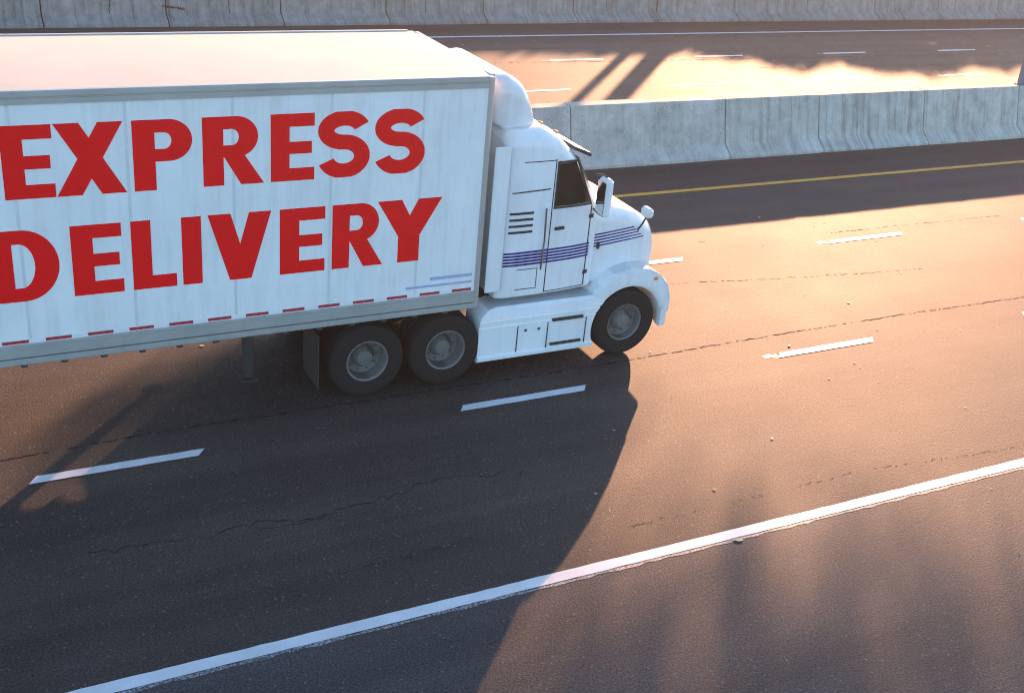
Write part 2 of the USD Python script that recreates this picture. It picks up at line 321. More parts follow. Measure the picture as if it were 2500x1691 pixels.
crack("asphalt_crack", [(3.3, 9.05), (4.4, 9.06), (4.9, 9.16)], 0.008, 16, jag=0.07, gap=.3)
crack("asphalt_crack", [(10.41, 14.6), (12.18, 14.3), (14.6, 13.95), (15.96, 13.84)], 0.014, 17, jag=0.05, step=.05, gap=0.5)
crack("asphalt_crack", [(13.9, 18.3), (15.37, 18.15), (16.5, 18.1)], 0.014, 18, jag=0.05, step=.05, gap=0.5)
crack("asphalt_crack", [(15.5, 15.78), (17.83, 15.75), (20, 15.7)], 0.014, 19, jag=0.04, step=.05, gap=0.5)
crack("paving_joint", [(-5, 29.5), (15.79, 29.6), (18.43, 29.45), (23.6, 29.3), (30, 29.2), (60, 29.2)], 0.045, 20, jag=0.06, step=.09, gap=0.3, label="dark paving joint on the far carriageway")
crack("asphalt_crack", [(22, 28.2), (24.07, 28.15), (30, 27.9), (36, 27.8)], 0.035, 21, jag=0.05, step=.09, gap=0.55)
crack("asphalt_crack", [(11, 31.3), (14, 31.25), (18, 31.2)], 0.03, 22, jag=0.08, step=.09, gap=0.55)

# ------------------------------------------------------------------ concrete barriers, panel by panel
def profile_panel(profile, x0, x1, seed, amp=0.004):
    """A (y, z) outline swept along x with its vertices nudged, so that neighbouring panels do not line up exactly; edges softened."""
    r = np.random.default_rng(seed); n = max(4, int((x1 - x0) / 0.35)); xs = np.linspace(x0, x1, n + 1)
    pts = np.array(profile, float); k = len(pts); dy, dz = r.normal(0, 0.003), r.normal(0, 0.003)
    rings = []
    for i, x in enumerate(xs):
        q = pts + np.c_[np.full(k, dy), np.full(k, dz)] + amp * (r.random((k, 2)) - .5) * 2
        q[0, 1] = q[-1, 1] = 0.0
        if i in (0, n): q = q + 0.006 * (pts.mean(0) - pts) / np.linalg.norm(pts.mean(0) - pts, axis=1, keepdims=True)
        rings.append(np.c_[np.full(k, x), q])
    v = np.vstack(rings); f = []
    for i in range(n):
        for j in range(k):
            l = (j + 1) % k; f += [[i * k + j, (i + 1) * k + l, i * k + l], [i * k + j, (i + 1) * k + j, (i + 1) * k + l]]
    ym = (pts[:, 0].min() + pts[:, 0].max()) / 2; v = np.vstack([v, [xs[0], ym, .02], [xs[-1], ym, .02]]); c0, c1 = len(v) - 2, len(v) - 1
    for j in range(k):
        l = (j + 1) % k; e = n * k; f += [[c0, j, l], [c1, e + l, e + j]]
    m = trimesh.Trimesh(v, f, process=False)
    if m.volume < 0: m.invert()
    return m
F = Y_FOOT
med_prof = [(F, 0), (F, .05), (F + .265, .262), (F + .285, .29), (F + .52, 1.215), (F + .535, 1.23), (F + .84, 1.23), (F + .855, 1.215), (F + 1.09, .29), (F + 1.11, .262), (F + 1.375, .05), (F + 1.375, 0)]
core = [(p[0] + (.05 if p[0] < F + .69 else -.05), max(0, p[1] - .05)) for p in med_prof]
med = thing("median_barrier", "pale concrete barrier between the two carriageways, sunlit along its top", "concrete barrier")
joints = [-14, -10.65, -7.3, -3.95, -.6, 2.75, 6.1, 9.2, 12.45, 16.45, 19.16, 22.51, 25.83, 29.2, 32.5, 35.9, 39.2, 42.6, 46, 50, 54, 58]
for i in range(len(joints) - 1):
    a, b = joints[i] + .014, joints[i + 1] - .014
    mt = conc_pitted if 9 < joints[i] < 16 else (conc_streaked, conc_streaked_two)[i % 2]
    obj("concrete_panel", profile_panel(med_prof, a, b, 40 + i), mt, med, label="pitted pale panel without streaks" if joints[i] == 12.45 else None)
obj("joint_filler", extrude_x(core, joints[0] + .1, joints[-1] - .1), crack_mat, med)
G = Y_FFOOT
far_prof = [(G, 0), (G, .075), (G + .375, .275), (G + .40, .30), (G + .53, 1.22), (G + .55, 1.25), (G + .83, 1.25), (G + .85, 1.22), (G + .95, 0)]
far_core = [(p[0] + (.06 if p[0] < G + .7 else -.06), max(0, p[1] - .03)) for p in far_prof]
wall = thing("far_barrier_wall", "grey-green stained concrete barrier wall behind the far carriageway", "concrete wall")
fj = [3.82 + 3.39 * k for k in range(-5, 20)]
for i in range(len(fj) - 1):
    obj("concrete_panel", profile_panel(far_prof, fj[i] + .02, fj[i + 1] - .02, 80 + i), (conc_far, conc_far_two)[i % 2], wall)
obj("joint_filler", extrude_x(far_core, fj[0] + .1, fj[-1] - .1), crack_mat, wall)
def wall_y(z): return G + (.40 + (z - .30) * .13 / .92 if z > .30 else (z - .075) * .375 / .2)
def wall_crack(pts, w, seed, mat=crack_mat, name="wall_crack", label=None):
    r = np.random.default_rng(seed); pts = np.array(pts); z = np.linspace(pts[0, 1], pts[-1, 1], 16); x = np.interp(z, pts[:, 1], pts[:, 0]) + .02 * (r.random(16) - .5)
    v, f = [], []
    for i in range(16):
        ww = w * (.4 + r.random()); y = wall_y(z[i]) - .012
        v += [(x[i] - ww / 2, y, z[i]), (x[i] + ww / 2, y, z[i])]
    for i in range(15): f += [[2 * i, 2 * i + 1, 2 * i + 3], [2 * i, 2 * i + 3, 2 * i + 2]]
    obj(name, trimesh.Trimesh(v, f, process=False), mat, wall, label=label)
wall_crack([(5.63, .31), (5.63, .45), (5.67, .62), (5.62, .9), (5.6, 1.1)], .028, 1)
wall_crack([(9.05, .31), (9.03, .5), (9.06, .8), (9.0, 1.0)], .02, 2)
wall_crack([(15.34, .31), (15.32, .6), (15.35, 1.1)], .02, 3)
wall_crack([(22.1, .31), (22.08, .6), (22.1, 1.0)], .015, 5)
wall_crack([(24.15, .31), (24.2, .6), (24.1, 1.1)], .03, 4)
# an illegible black scribble sprayed across the second joint
r = np.random.default_rng(5); strokes = []
for k in range(22):
    x = 7.12 + .028 * k + .01 * r.normal(); z = .50 - .0035 * k; hgt = .012 + .03 * r.random()
    if k in (2, 3): continue
    strokes.append(LineString([(x, z - hgt * .6), (x + .02 * r.normal(), z), (x + .012 + .02 * r.normal(), z + hgt)]).buffer(.008))
    if k % 2: strokes.append(LineString([(x - .02, z - .01), (x + .035, z + .015 * r.normal())]).buffer(.007))
sc = unary_union(strokes).simplify(.003)
sm = extrude_y(sc, -.004, .004); v = sm.vertices.copy(); v[:, 1] += [wall_y(a) - .016 for a in v[:, 2]]; sm.vertices = v
obj("graffiti_scribble", sm, spray_black, wall, label="small black sprayed scribble across a joint")

# ------------------------------------------------------------------ articulated lorry
NEAR, FAR = 12.33, 14.92
MID = (NEAR + FAR) / 2
NOSE, TAIL = 6.35, -8.2
truck = thing("delivery_truck", "white articulated truck with red EXPRESS DELIVERY lettering on its box trailer", "truck")
rc = .11
body_plan = Polygon([(TAIL, NEAR), (NOSE - rc, NEAR)] + [(NOSE - rc + rc * math.sin(a), NEAR + rc - rc * math.cos(a)) for a in np.linspace(0, math.pi / 2, 9)[1:]] +
                    [(NOSE - rc + rc * math.cos(a), FAR - rc + rc * math.sin(a)) for a in np.linspace(0, math.pi / 2, 9)] + [(TAIL, FAR)])
def plan_slab(plan, z0, z1):
    m = trimesh.creation.extrude_polygon(plan, z1 - z0, engine="earcut"); m.apply_translation([0, 0, z0]); return m
trailer = obj("trailer_body", plan_slab(body_plan, 1.30, 3.98), trailer_white, truck, smooth=30)
# roof skin: gently crowned, its rim turned down
n = 24; ys = np.linspace(NEAR + .012, FAR - .012, n + 1)
roof_yz = [(y, 4.085 + .03 * (1 - ((y - MID) / (FAR - MID)) ** 2)) for y in ys]
obj("trailer_roof", extrude_x(roof_yz[::1] + [(FAR - .012, 4.05), (NEAR + .012, 4.05)], TAIL, NOSE - .03), roof_white, trailer)
top = [(NEAR - .014, 3.965), (NEAR - .014, 4.02), (NEAR - .004, 4.028), (NEAR - .004, 4.036), (NEAR - .02, 4.044), (NEAR - .02, 4.092), (NEAR - .008, 4.102), (NEAR + .04, 4.102), (NEAR + .04, 3.965)]
obj("top_rail", extrude_x(top, TAIL, NOSE - rc), aluminium, trailer)
obj("top_rail", extrude_x([(2 * MID - y, z) for y, z in top], TAIL, NOSE - rc), aluminium, trailer)
obj("front_top_rail", bx(NOSE - .05, NOSE + .016, NEAR + rc, FAR - rc, 3.965, 4.10, .008), aluminium, trailer)
bot = [(NEAR - .018, 1.20), (NEAR - .018, 1.305), (NEAR - .010, 1.312), (NEAR - .022, 1.318), (NEAR - .022, 1.345), (NEAR - .004, 1.352), (NEAR + .03, 1.352), (NEAR + .03, 1.108), (NEAR - .016, 1.108), (NEAR - .022, 1.12), (NEAR - .022, 1.186), (NEAR + .004, 1.190), (NEAR + .004, 1.20)]
obj("bottom_rail", extrude_x(bot, TAIL, NOSE - rc), aluminium, trailer)
obj("bottom_rail", extrude_x([(2 * MID - y, z) for y, z in bot], TAIL, NOSE - rc), aluminium, trailer)
for s in (0, 1):
    arc = [(NOSE - rc + (rc + .008) * math.sin(a), NEAR + rc - (rc + .008) * math.cos(a)) for a in np.linspace(0, math.pi / 2, 9)] + [(NOSE - rc + (rc - .02) * math.sin(a), NEAR + rc - (rc - .02) * math.cos(a)) for a in np.linspace(math.pi / 2, 0, 9)]
    if s: arc = [(x, 2 * MID - y) for x, y in arc][::-1]
    obj("front_corner_post", plan_slab(Polygon(arc), 1.11, 4.06), aluminium, trailer, smooth=40)
for k in range(12):
    x = 5.42 - 1.12 * k
    if x > TAIL + .1: obj("side_seam", bx(x - .016, x + .016, NEAR - .0022, NEAR + .01, 1.356, 3.963, .002), seam_white, trailer)
x, k = 6.2, 0
while x > TAIL + .2:
    w = .27 if k % 2 == 0 else .17
    obj("reflector_tape", bx(x - w + .004, x, NEAR - .0042, NEAR + .002, 1.362, 1.398), red_tape if k % 2 == 0 else white_tape, trailer)
    x -= w; k += 1
obj("side_decal", bx(5.62, 6.2, NEAR - .0042, NEAR + .002, 1.56, 1.60), pale_blue, trailer, label="pale blue printed strip")
obj("side_decal", bx(5.3, 6.2, NEAR - .0042, NEAR + .002, 1.47, 1.50), pale_blue, trailer, label="pale blue printed strip")
obj("floor_frame", cat(bx(TAIL + .02, NOSE - .06, NEAR + .04, FAR - .04, 1.14, 1.295), *[bx(x, x + .07, NEAR + .06, FAR - .06, 1.04, 1.139) for x in np.arange(TAIL + .2, NOSE - .3, .42)]), underside, trailer)

# lettering: bold sans capitals drawn as outlines, one mesh per letter
T, S = .19, .28
def R(x0, y0, x1, y1): return sbox(x0, y0, x1, y1)
def dee(x0, x1, y0, y1, rx):
    """A box whose right end is a half ellipse rx deep."""
    e = affinity.translate(affinity.scale(R(-.5, -.5, .5, .5).centroid.buffer(.5, 32), 2 * rx, y1 - y0), x1 - rx, (y0 + y1) / 2)
    return unary_union([R(x0, y0, x1 - rx, y1), e.intersection(R(x1 - rx - .001, y0, x1, y1))])
def letter(c):
    """Outline of a capital of height 1 with its left edge at 0, and its width."""
    if c == "E": return unary_union([R(0, 0, S, 1), R(0, 0, .66, T), R(0, 1 - T, .66, 1), R(0, .405, .62, .405 + T * .95)]), .66
    if c == "L": return unary_union([R(0, 0, S, 1), R(0, 0, .63, T)]), .63
    if c == "I": return R(0, 0, S, 1), S
    if c in "PR":
        g = unary_union([dee(0, .76, .41, 1, .30).difference(dee(S, .76 - .265, .41 + T * .92, 1 - T * .95, .10)), R(0, 0, S, 1)])
        if c == "R": g = unary_union([g, Polygon([(.27, .45), (.56, .45), (.84, 0), (.52, 0)])])
        return g, (.84 if c == "R" else .76)
    if c == "D": return dee(0, .80, 0, 1, .42).difference(dee(S, .80 - .275, T, 1 - T, .17)), .80
    if c == "X": return unary_union([Polygon([(0, 0), (.31, 0), (.86, 1), (.55, 1)]), Polygon([(.01, 1), (.32, 1), (.87, 0), (.56, 0)])]), .87
    if c == "V": return unary_union([Polygon([(0, 1), (.30, 1), (.57, 0), (.28, 0)]), Polygon([(.85, 1), (.55, 1), (.28, 0), (.57, 0)])]), .85
    if c == "Y": return unary_union([Polygon([(0, 1), (.31, 1), (.56, .42), (.28, .42)]), Polygon([(.84, 1), (.53, 1), (.28, .42), (.56, .42)]), R(.28, 0, .56, .46)]), .84
    if c == "S":
        a = np.linspace(math.radians(18), math.radians(270), 40); b = np.linspace(math.radians(90), math.radians(-162), 40)
        up_, lo_ = np.c_[.37 + .255 * np.cos(a), .72 + .18 * np.sin(a)], np.c_[.37 + .26 * np.cos(b), .32 + .22 * np.sin(b)]
        return LineString(np.vstack([up_, lo_])).buffer(.112, cap_style="flat").intersection(R(-.1, 0, 1, 1)), .76
word_rows = [("EXPRESS", 2.985, 3.755, [.84, 1.34, 2.12, 2.85, 3.60, 4.14, 4.82], [.49, .70, .62, .67, .50, .64, .65]),
             ("DELIVERY", 1.85, 2.65, [.60, 1.43, 2.05, 2.59, 2.88, 3.70, 4.33, 4.89], [.70, .52, .47, .215, .72, .54, .64, .83])]
for word, z0, z1, starts, widths in word_rows:
    for c, x0, w in zip(word, starts, widths):
        g, gw = letter(c)
        g = affinity.translate(affinity.scale(g, w / gw, z1 - z0, origin=(0, 0)), x0, z0)
        obj("letter", extrude_y(g, NEAR - .0035, NEAR + .003), red_letter, trailer, label=f"red capital letter {c} of the word {word}")

# running gear
def wheel(x, y, side, name, r=.50, w=.26, dual=False):
    """side -1: outer face towards the viewer's side of the road."""
    whl = UsdGeom.Xform.Define(stage, numbered(path_of(truck), name)).GetPrim()
    tread = []
    prof = [(.285, -w / 2 + .02), (.33, -w / 2), (r - .06, -w / 2), (r - .015, -w / 2 + .03), (r, -w / 2 + .07)]
    for k in range(4):
        yy = -w / 2 + .07 + (w - .14) * (k + .5) / 4; prof += [(r, yy - .012), (r - .014, yy - .008), (r - .014, yy + .008), (r, yy + .012)]
    prof += [(r, w / 2 - .07), (r - .015, w / 2 - .03), (r - .06, w / 2), (.33, w / 2), (.285, w / 2 - .02)]
    t = lathe_y(prof, 48); t.apply_translation([x, y, r]); obj("tyre", t, rubber, whl, smooth=30)
    if dual:
        t2 = lathe_y(prof, 32); t2.apply_translation([x, y - side * (w + .03), r]); obj("tyre", t2, rubber, whl, smooth=30)
    d = .09 if dual else .02
    rp = [(.29, .10), (.29, -.10), (.275, -.115), (.255, -.10), (.24, d - .02), (.16, d), (.14, d - .05), (.10, d - .11), (.03, d - .12), (.001, d - .12), (.001, .10)]
    rm = lathe_y(rp, 40)
    nuts = [trimesh.creation.cylinder(.014, .03, sections=8, transform=trimesh.transformations.rotation_matrix(math.pi / 2, [1, 0, 0])) for _ in range(10)]
    for k, q in enumerate(nuts): q.apply_translation([.195 * math.cos(k * math.pi / 5), d - .02, .195 * math.sin(k * math.pi / 5)])
    rm = cat(rm, *nuts)
    if side > 0: rm.vertices = rm.vertices * [1, -1, 1]; rm.invert()
    rm.apply_translation([x, y, r]); obj("rim", rm, rim_mat, whl, smooth=30)
for x in (4.86, 5.94, -5.6, -6.7):
    wheel(x, NEAR + .19, -1, "wheel", dual=True); wheel(x, FAR - .19, 1, "wheel", dual=True)
WX = 8.74
wheel(WX, NEAR + .27, -1, "wheel", w=.28); wheel(WX, FAR - .27, 1, "wheel", w=.28)
axle = [trimesh.creation.cylinder(.07, 1.9, sections=16, transform=trimesh.transformations.translation_matrix([x, MID, .5]) @ trimesh.transformations.rotation_matrix(math.pi / 2, [1, 0, 0])) for x in (4.86, 5.94, WX, -5.6, -6.7)]
obj("axles", cat(*axle), steel_dark, truck)
obj("chassis_frame", cat(*[bx(4.05, 9.1, MID + s * .43 - .04, MID + s * .43 + .04, .72, .97, .01) for s in (-1, 1)], *[bx(x, x + .12, MID - .39, MID + .39, .76, .93) for x in (4.1, 5.35, 6.6, 7.7, 8.9)]), steel_dark, truck)
obj("coupling_plate", cat(bx(4.95, 5.85, MID - .5, MID + .5, .99, 1.035, .015), bx(5.2, 5.6, MID - .38, MID + .38, .97, .99)), steel_dark, truck)
for y in (NEAR + .06, FAR - .66):
    obj("mudflap", bx(4.20, 4.215, y, y + .6, .22, .95), black_trim, truck)
    obj("trailer_mudflap", bx(-7.42, -7.405, y, y + .6, .22, .98), black_trim, truck)
for y in (NEAR + .42, FAR - .42):
    obj("landing_leg", cat(bx(3.36, 3.48, y - .06, y + .06, .42, 1.04, .01), bx(3.38, 3.46, y - .04, y + .04, .34, .42), bx(3.32, 3.52, y - .11, y + .11, .32, .345)), steel_dark, truck)
obj("trailer_bogie", cat(bx(-7.3, -4.9, MID - .6, MID - .5, .75, 1.03), bx(-7.3, -4.9, MID + .5, MID + .6, .75, 1.03)), steel_dark, truck)
obj("rear_bumper", cat(bx(TAIL + .02, TAIL + .1, NEAR + .2, FAR - .2, .5, .6), bx(TAIL + .03, TAIL + .09, NEAR + .6, NEAR + .66, .6, 1.1), bx(TAIL + .03, TAIL + .09, FAR - .66, FAR - .6, .6, 1.1)), steel_dark, truck)

# tractor cab
HWC = 1.17
cab_secs = [(6.63, 1.10, 1.12, 3.22, .16), (6.68, 1.15, 1.10, 3.32, .20), (6.85, HWC, 1.10, 3.36, .22), (7.15, HWC, 1.10, 3.36, .24), (7.38, HWC - .01, 1.10, 3.28, .26), (7.56, HWC - .02, 1.10, 3.14, .26),
            (7.70, HWC - .03, 1.10, 2.98, .22), (7.92, HWC - .06, 1.10, 2.60, .18), (8.10, HWC - .10, 1.10, 2.30, .15), (8.14, HWC - .14, 1.12, 2.26, .12)]
cab = obj("cab", loft_x(cab_secs, MID), truck_white, truck, smooth=50)
hood_secs = [(8.06, 1.03, 1.14, 2.27, .26), (8.3, 1.0, 1.1, 2.23, .26), (8.7, .93, 1.0, 2.10, .26), (9.05, .86, .85, 1.96, .26), (9.24, .80, .8, 1.82, .26), (9.34, .70, .85, 1.62, .22)]
hood = obj("hood", loft_x(hood_secs, MID), truck_white, truck, smooth=50)
fair_secs = [(6.58, .80, 3.38, 3.90, .16), (6.62, .88, 3.36, 3.96, .2), (6.75, .92, 3.30, 3.975, .22), (6.92, .92, 3.30, 3.90, .24), (7.06, .88, 3.3, 3.74, .24), (7.16, .80, 3.3, 3.50, .15), (7.19, .7, 3.3, 3.40, .08)]
obj("roof_fairing", loft_x(fair_secs, MID), truck_white, truck, smooth=50)
for y, s in ((NEAR + .085, -1), (FAR - .085, 1)):
    obj("cab_extender", bx(6.44, 6.66, y - .012, y + .012, 1.25, 3.2, .01), truck_white, truck)
def side_y(secs, x):
    s = np.array(secs); return MID - np.interp(x, s[:, 0], s[:, 1])
def side_patch(xz_lo, xz_hi, secs, off, n=8):
    """A thin strip lying on the near flank between two polylines of (x, z), following the flank's plan curve."""
    u = np.linspace(0, 1, n + 1); lo = np.array([np.interp(u, np.linspace(0, 1, len(xz_lo)), c) for c in np.array(xz_lo).T]).T; hi = np.array([np.interp(u, np.linspace(0, 1, len(xz_hi)), c) for c in np.array(xz_hi).T]).T
    v = []
    for (a, b), (c, d) in zip(lo, hi):
        v += [(a, side_y(secs, a) - off, b), (c, side_y(secs, c) - off, d), (a, side_y(secs, a) + .01, b), (c, side_y(secs, c) + .01, d)]
    f = []
    for i in range(n):
        o, p_ = 4 * i, 4 * i + 4
        f += [[o, p_, p_ + 1], [o, p_ + 1, o + 1], [o + 2, p_ + 3, p_ + 2], [o + 2, o + 3, p_ + 3], [o, p_ + 2, p_], [o, o + 2, p_ + 2], [o + 1, p_ + 1, p_ + 3], [o + 1, p_ + 3, o + 3]]
    e = 4 * n; f += [[0, 1, 3], [0, 3, 2], [e, e + 3, e + 1], [e, e + 2, e + 3]]
    return trimesh.Trimesh(v, f, process=False)
for k in range(5):
    z = 1.565 + .042 * k
    obj("blue_stripe", side_patch([(6.70, z), (8.02, z + .01)], [(6.70, z + .024), (8.02, z + .034)], cab_secs, .0125), navy, cab)
    obj("blue_stripe", side_patch([(8.14, z + .085), (9.05 - .05 * k, z + .10)], [(8.14, z + .108), (9.05 - .05 * k, z + .116)], hood_secs, .004), navy, hood)
door = obj("door", side_patch([(7.36, 1.16), (7.98, 1.16)], [(7.36, 2.28), (7.98, 2.28)], cab_secs, .007), truck_white, cab)
obj("handle", side_patch([(7.42, 2.02), (7.56, 2.02)], [(7.42, 2.06), (7.56, 2.06)], cab_secs, .03, 3), black_trim, cab)
obj("side_window", side_patch([(7.40, 2.34), (7.96, 2.34)], [(7.40, 2.92), (7.66, 2.92)], cab_secs, .005), glass, cab)
obj("window_seal", cat(side_patch([(7.375, 2.31), (7.985, 2.31)], [(7.375, 2.335), (7.985, 2.335)], cab_secs, .010), side_patch([(7.375, 2.925), (7.69, 2.925)], [(7.375, 2.95), (7.69, 2.95)], cab_secs, .010), side_patch([(7.375, 2.32), (7.397, 2.32)], [(7.375, 2.94), (7.397, 2.94)], cab_secs, .010, 2), side_patch([(7.965, 2.32), (7.99, 2.32)], [(7.665, 2.94), (7.69, 2.94)], cab_secs, .010, 2)), black_trim, cab)
obj("front_door_seam", side_patch([(7.985, 1.15), (8.0, 1.15)], [(7.985, 2.30), (8.0, 2.30)], cab_secs, .009, 2), black_trim, cab)
obj("door_seam", cat(side_patch([(7.345, 1.15), (7.358, 1.15)], [(7.345, 2.98), (7.358, 2.98)], cab_secs, .003, 2), side_patch([(7.345, 1.145), (8.0, 1.145)], [(7.345, 1.157), (8.0, 1.157)], cab_secs, .003)), black_trim, cab)
for k in range(4):
    z = 2.02 + .085 * k
    obj("vent_slat", side_patch([(6.74, z), (7.08, z)], [(6.74, z + .03), (7.08, z + .03)], cab_secs, .012, 3), black_trim, cab)
obj("sleeper_trim", side_patch([(6.75, 2.56), (7.3, 2.585)], [(6.75, 2.575), (7.3, 2.60)], cab_secs, .008), black_trim, cab)
obj("grab_rail", tube([(7.24, side_y(cab_secs, 7.24) - .05, 1.5), (7.25, side_y(cab_secs, 7.24) - .06, 1.9), (7.24, side_y(cab_secs, 7.24) - .05, 2.35)], .014, 8), chrome, cab)
for z in (1.32, 2.12): obj("door_hinge", side_patch([(7.965, z), (8.035, z)], [(7.965, z + .05), (8.035, z + .05)], cab_secs, .02, 2), black_trim, cab)
obj("locker_door_seam", cat(side_patch([(6.80, 1.22), (7.22, 1.22)], [(6.80, 1.231), (7.22, 1.231)], cab_secs, .003, 2), side_patch([(6.80, 1.50), (7.22, 1.50)], [(6.80, 1.511), (7.22, 1.511)], cab_secs, .003, 2), side_patch([(6.80, 1.22), (6.811, 1.22)], [(6.80, 1.51), (6.811, 1.51)], cab_secs, .003, 2), side_patch([(7.209, 1.22), (7.22, 1.22)], [(7.209, 1.51), (7.22, 1.51)], cab_secs, .003, 2)), black_trim, cab)
obj("roof_seam", side_patch([(6.72, 2.96), (7.35, 2.96)], [(6.72, 2.972), (7.35, 2.972)], cab_secs, .003, 3), black_trim, cab)
obj("hood_seam", side_patch([(8.10, 1.36), (8.114, 1.36)], [(8.10, 2.0), (8.114, 2.0)], hood_secs, .004, 2), black_trim, hood)
obj("hood_latch", side_patch([(8.2, 1.62), (8.24, 1.62)], [(8.2, 1.72), (8.24, 1.72)], hood_secs, .02, 2), black_trim, hood)
# windscreen lies on the sloping front of the cab
ws = [];
for x, z in ((7.735, 2.93), (7.92, 2.61), (8.07, 2.36)):
    hw = np.interp(x, [q[0] for q in cab_secs], [q[1] for q in cab_secs]) - .10
    ws.append([(x + .016, MID - hw, z + .012), (x + .03, MID, z + .02), (x + .016, MID + hw, z + .012)])
wv = np.array(ws).reshape(-1, 3); wf = []
for i in range(2):
    for j in range(2): wf += [[3 * i + j, 3 * i + 3 + j, 3 * i + 4 + j], [3 * i + j, 3 * i + 4 + j, 3 * i + 1 + j]]
obj("windscreen", trimesh.Trimesh(wv, wf, process=False), glass, cab)
obj("sun_visor", extrude_y([(7.66, 3.05), (7.70, 3.08), (7.93, 2.99), (7.945, 2.94), (7.90, 2.95)], MID - 1.03, MID + 1.03), black_trim, cab)
for k in range(5):
    d = trimesh.creation.icosphere(2, .035); d.vertices = d.vertices * [1.5, 1.2, .8]; d.apply_translation([7.46, MID + (k - 2) * .42, 3.235]); obj("marker_light", d, amber, cab, smooth=True)
obj("door", side_patch([(7.36, 1.16), (7.98, 1.16)], [(7.36, 2.28), (7.98, 2.28)], cab_secs, .007).apply_transform(np.array([[1, 0, 0, 0], [0, -1, 0, 2 * MID], [0, 0, 1, 0], [0, 0, 0, 1.]])), truck_white, cab)
obj("side_window", side_patch([(7.40, 2.34), (7.96, 2.34)], [(7.40, 2.92), (7.66, 2.92)], cab_secs, .005).apply_transform(np.array([[1, 0, 0, 0], [0, -1, 0, 2 * MID], [0, 0, 1, 0], [0, 0, 0, 1.]])), glass, cab)
# chassis fairing with steps below the cab, on both sides
def fairing_mesh():
    yz = [(NEAR + .10, .24), (NEAR + .055, .26), (NEAR + .05, .31), (NEAR + .075, .34), (NEAR + .07, .70), (NEAR + .065, .735), (NEAR + .085, .75), (NEAR + .065, .765), (NEAR + .06, .83), (NEAR + .08, .845), (NEAR + .06, .86), (NEAR + .075, .97), (NEAR + .12, 1.01), (NEAR + .5, 1.01), (NEAR + .5, .24)]
    full = extrude_x(yz, 6.40, 8.30); cut = extrude_y(Polygon([(6.3, 1.1), (6.3, .2), (6.405, .2), (6.405, .78)] + [(6.405 + .2 * (1 - math.cos(a)), .80 + .2 * math.sin(a)) for a in np.linspace(0, math.pi / 2, 8)] + [(6.7, 1.02), (6.7, 1.1)]), NEAR - .1, NEAR + .7)
    def M(m): m.merge_vertices(); return mf.Manifold(mf.Mesh(np.asarray(m.vertices, np.float32), np.asarray(m.faces, np.uint32)))
    try:
        a, b = M(full), M(cut); c = a - b
        wheel_cut = mf.Manifold.cylinder(2, .60, circular_segments=48).rotate([90, 0, 0]).translate([WX, NEAR + 1.5, .50]); c = c - wheel_cut
        return as_tri(c) if c.num_tri() > 10 else full
    except Exception: return full
fm = fairing_mesh(); obj("chassis_fairing", fm, truck_white, truck, smooth=35)
fm2 = fm.copy(); fm2.vertices = fm2.vertices * [1, -1, 1] + [0, 2 * MID, 0]; fm2.invert(); obj("chassis_fairing", fm2, truck_white, truck, smooth=35)
for x in (6.98, 7.44, 8.04): obj("fairing_seam", bx(x - .005, x + .005, NEAR + .062, NEAR + .09, .33, .72), black_trim, truck)
for x in (7.1, 7.3): obj("fairing_latch", bx(x - .02, x + .02, NEAR + .058, NEAR + .08, .62, .66, .004), chrome, truck)
ml = trimesh.creation.icosphere(2, .03); ml.vertices = ml.vertices * [1.6, .7, 1]; ml.apply_translation([9.12, NEAR + .085, 1.16]); obj("side_marker_light", ml, amber, truck, smooth=True)
for z in (.36, .72): obj("step_tread", bx(7.5, 7.98, NEAR + .045, NEAR + .09, z, z + .035, .004), black_trim, truck)
# front mudguards, bumper, grille, lamps
arch = Polygon([(8.14, .62), (8.14, 1.05), (8.24, 1.16), (8.45, 1.28), (8.72, 1.34), (9.0, 1.31), (9.22, 1.20), (9.38, 1.02), (9.44, .84), (9.44, .60)]).difference(Polygon([(WX + .565 * math.cos(a), .5 + .565 * math.sin(a)) for a in np.linspace(0, 2 * math.pi, 48)])).buffer(-.001)
if arch.geom_type != "Polygon": arch = max(arch.geoms, key=lambda g: g.area)
for y0, y1 in ((NEAR + .075, NEAR + .60), (FAR - .60, FAR - .075)): obj("front_mudguard", soft_y(arch, y0, y1, .07, 14), truck_white, truck)
bump_plan = Polygon([(9.29, NEAR + .08), (9.40, NEAR + .10), (9.47, NEAR + .22), (9.52, NEAR + .55), (9.52, FAR - .55), (9.47, FAR - .22), (9.40, FAR - .10), (9.29, FAR - .08), (9.29, FAR - .16), (9.40, FAR - .5), (9.40, NEAR + .5), (9.29, NEAR + .16)])
obj("front_bumper", plan_slab(bump_plan, .40, .76), truck_white, truck)
gr = obj("grille", bx(9.26, 9.36, MID - .55, MID + .55, .85, 1.56, .03), black_trim, truck)
for k in range(6): obj("grille_bar", bx(9.355, 9.37, MID - .52, MID + .52, .92 + .11 * k, .95 + .11 * k), chrome, gr)
for y in (NEAR + .32, FAR - .32):
    h_ = trimesh.creation.icosphere(2, .13); h_.vertices = h_.vertices * [.7, 1.3, .9]; h_.apply_translation([9.37, y, .95]); obj("headlight", h_, lamp_glass, truck, smooth=True)
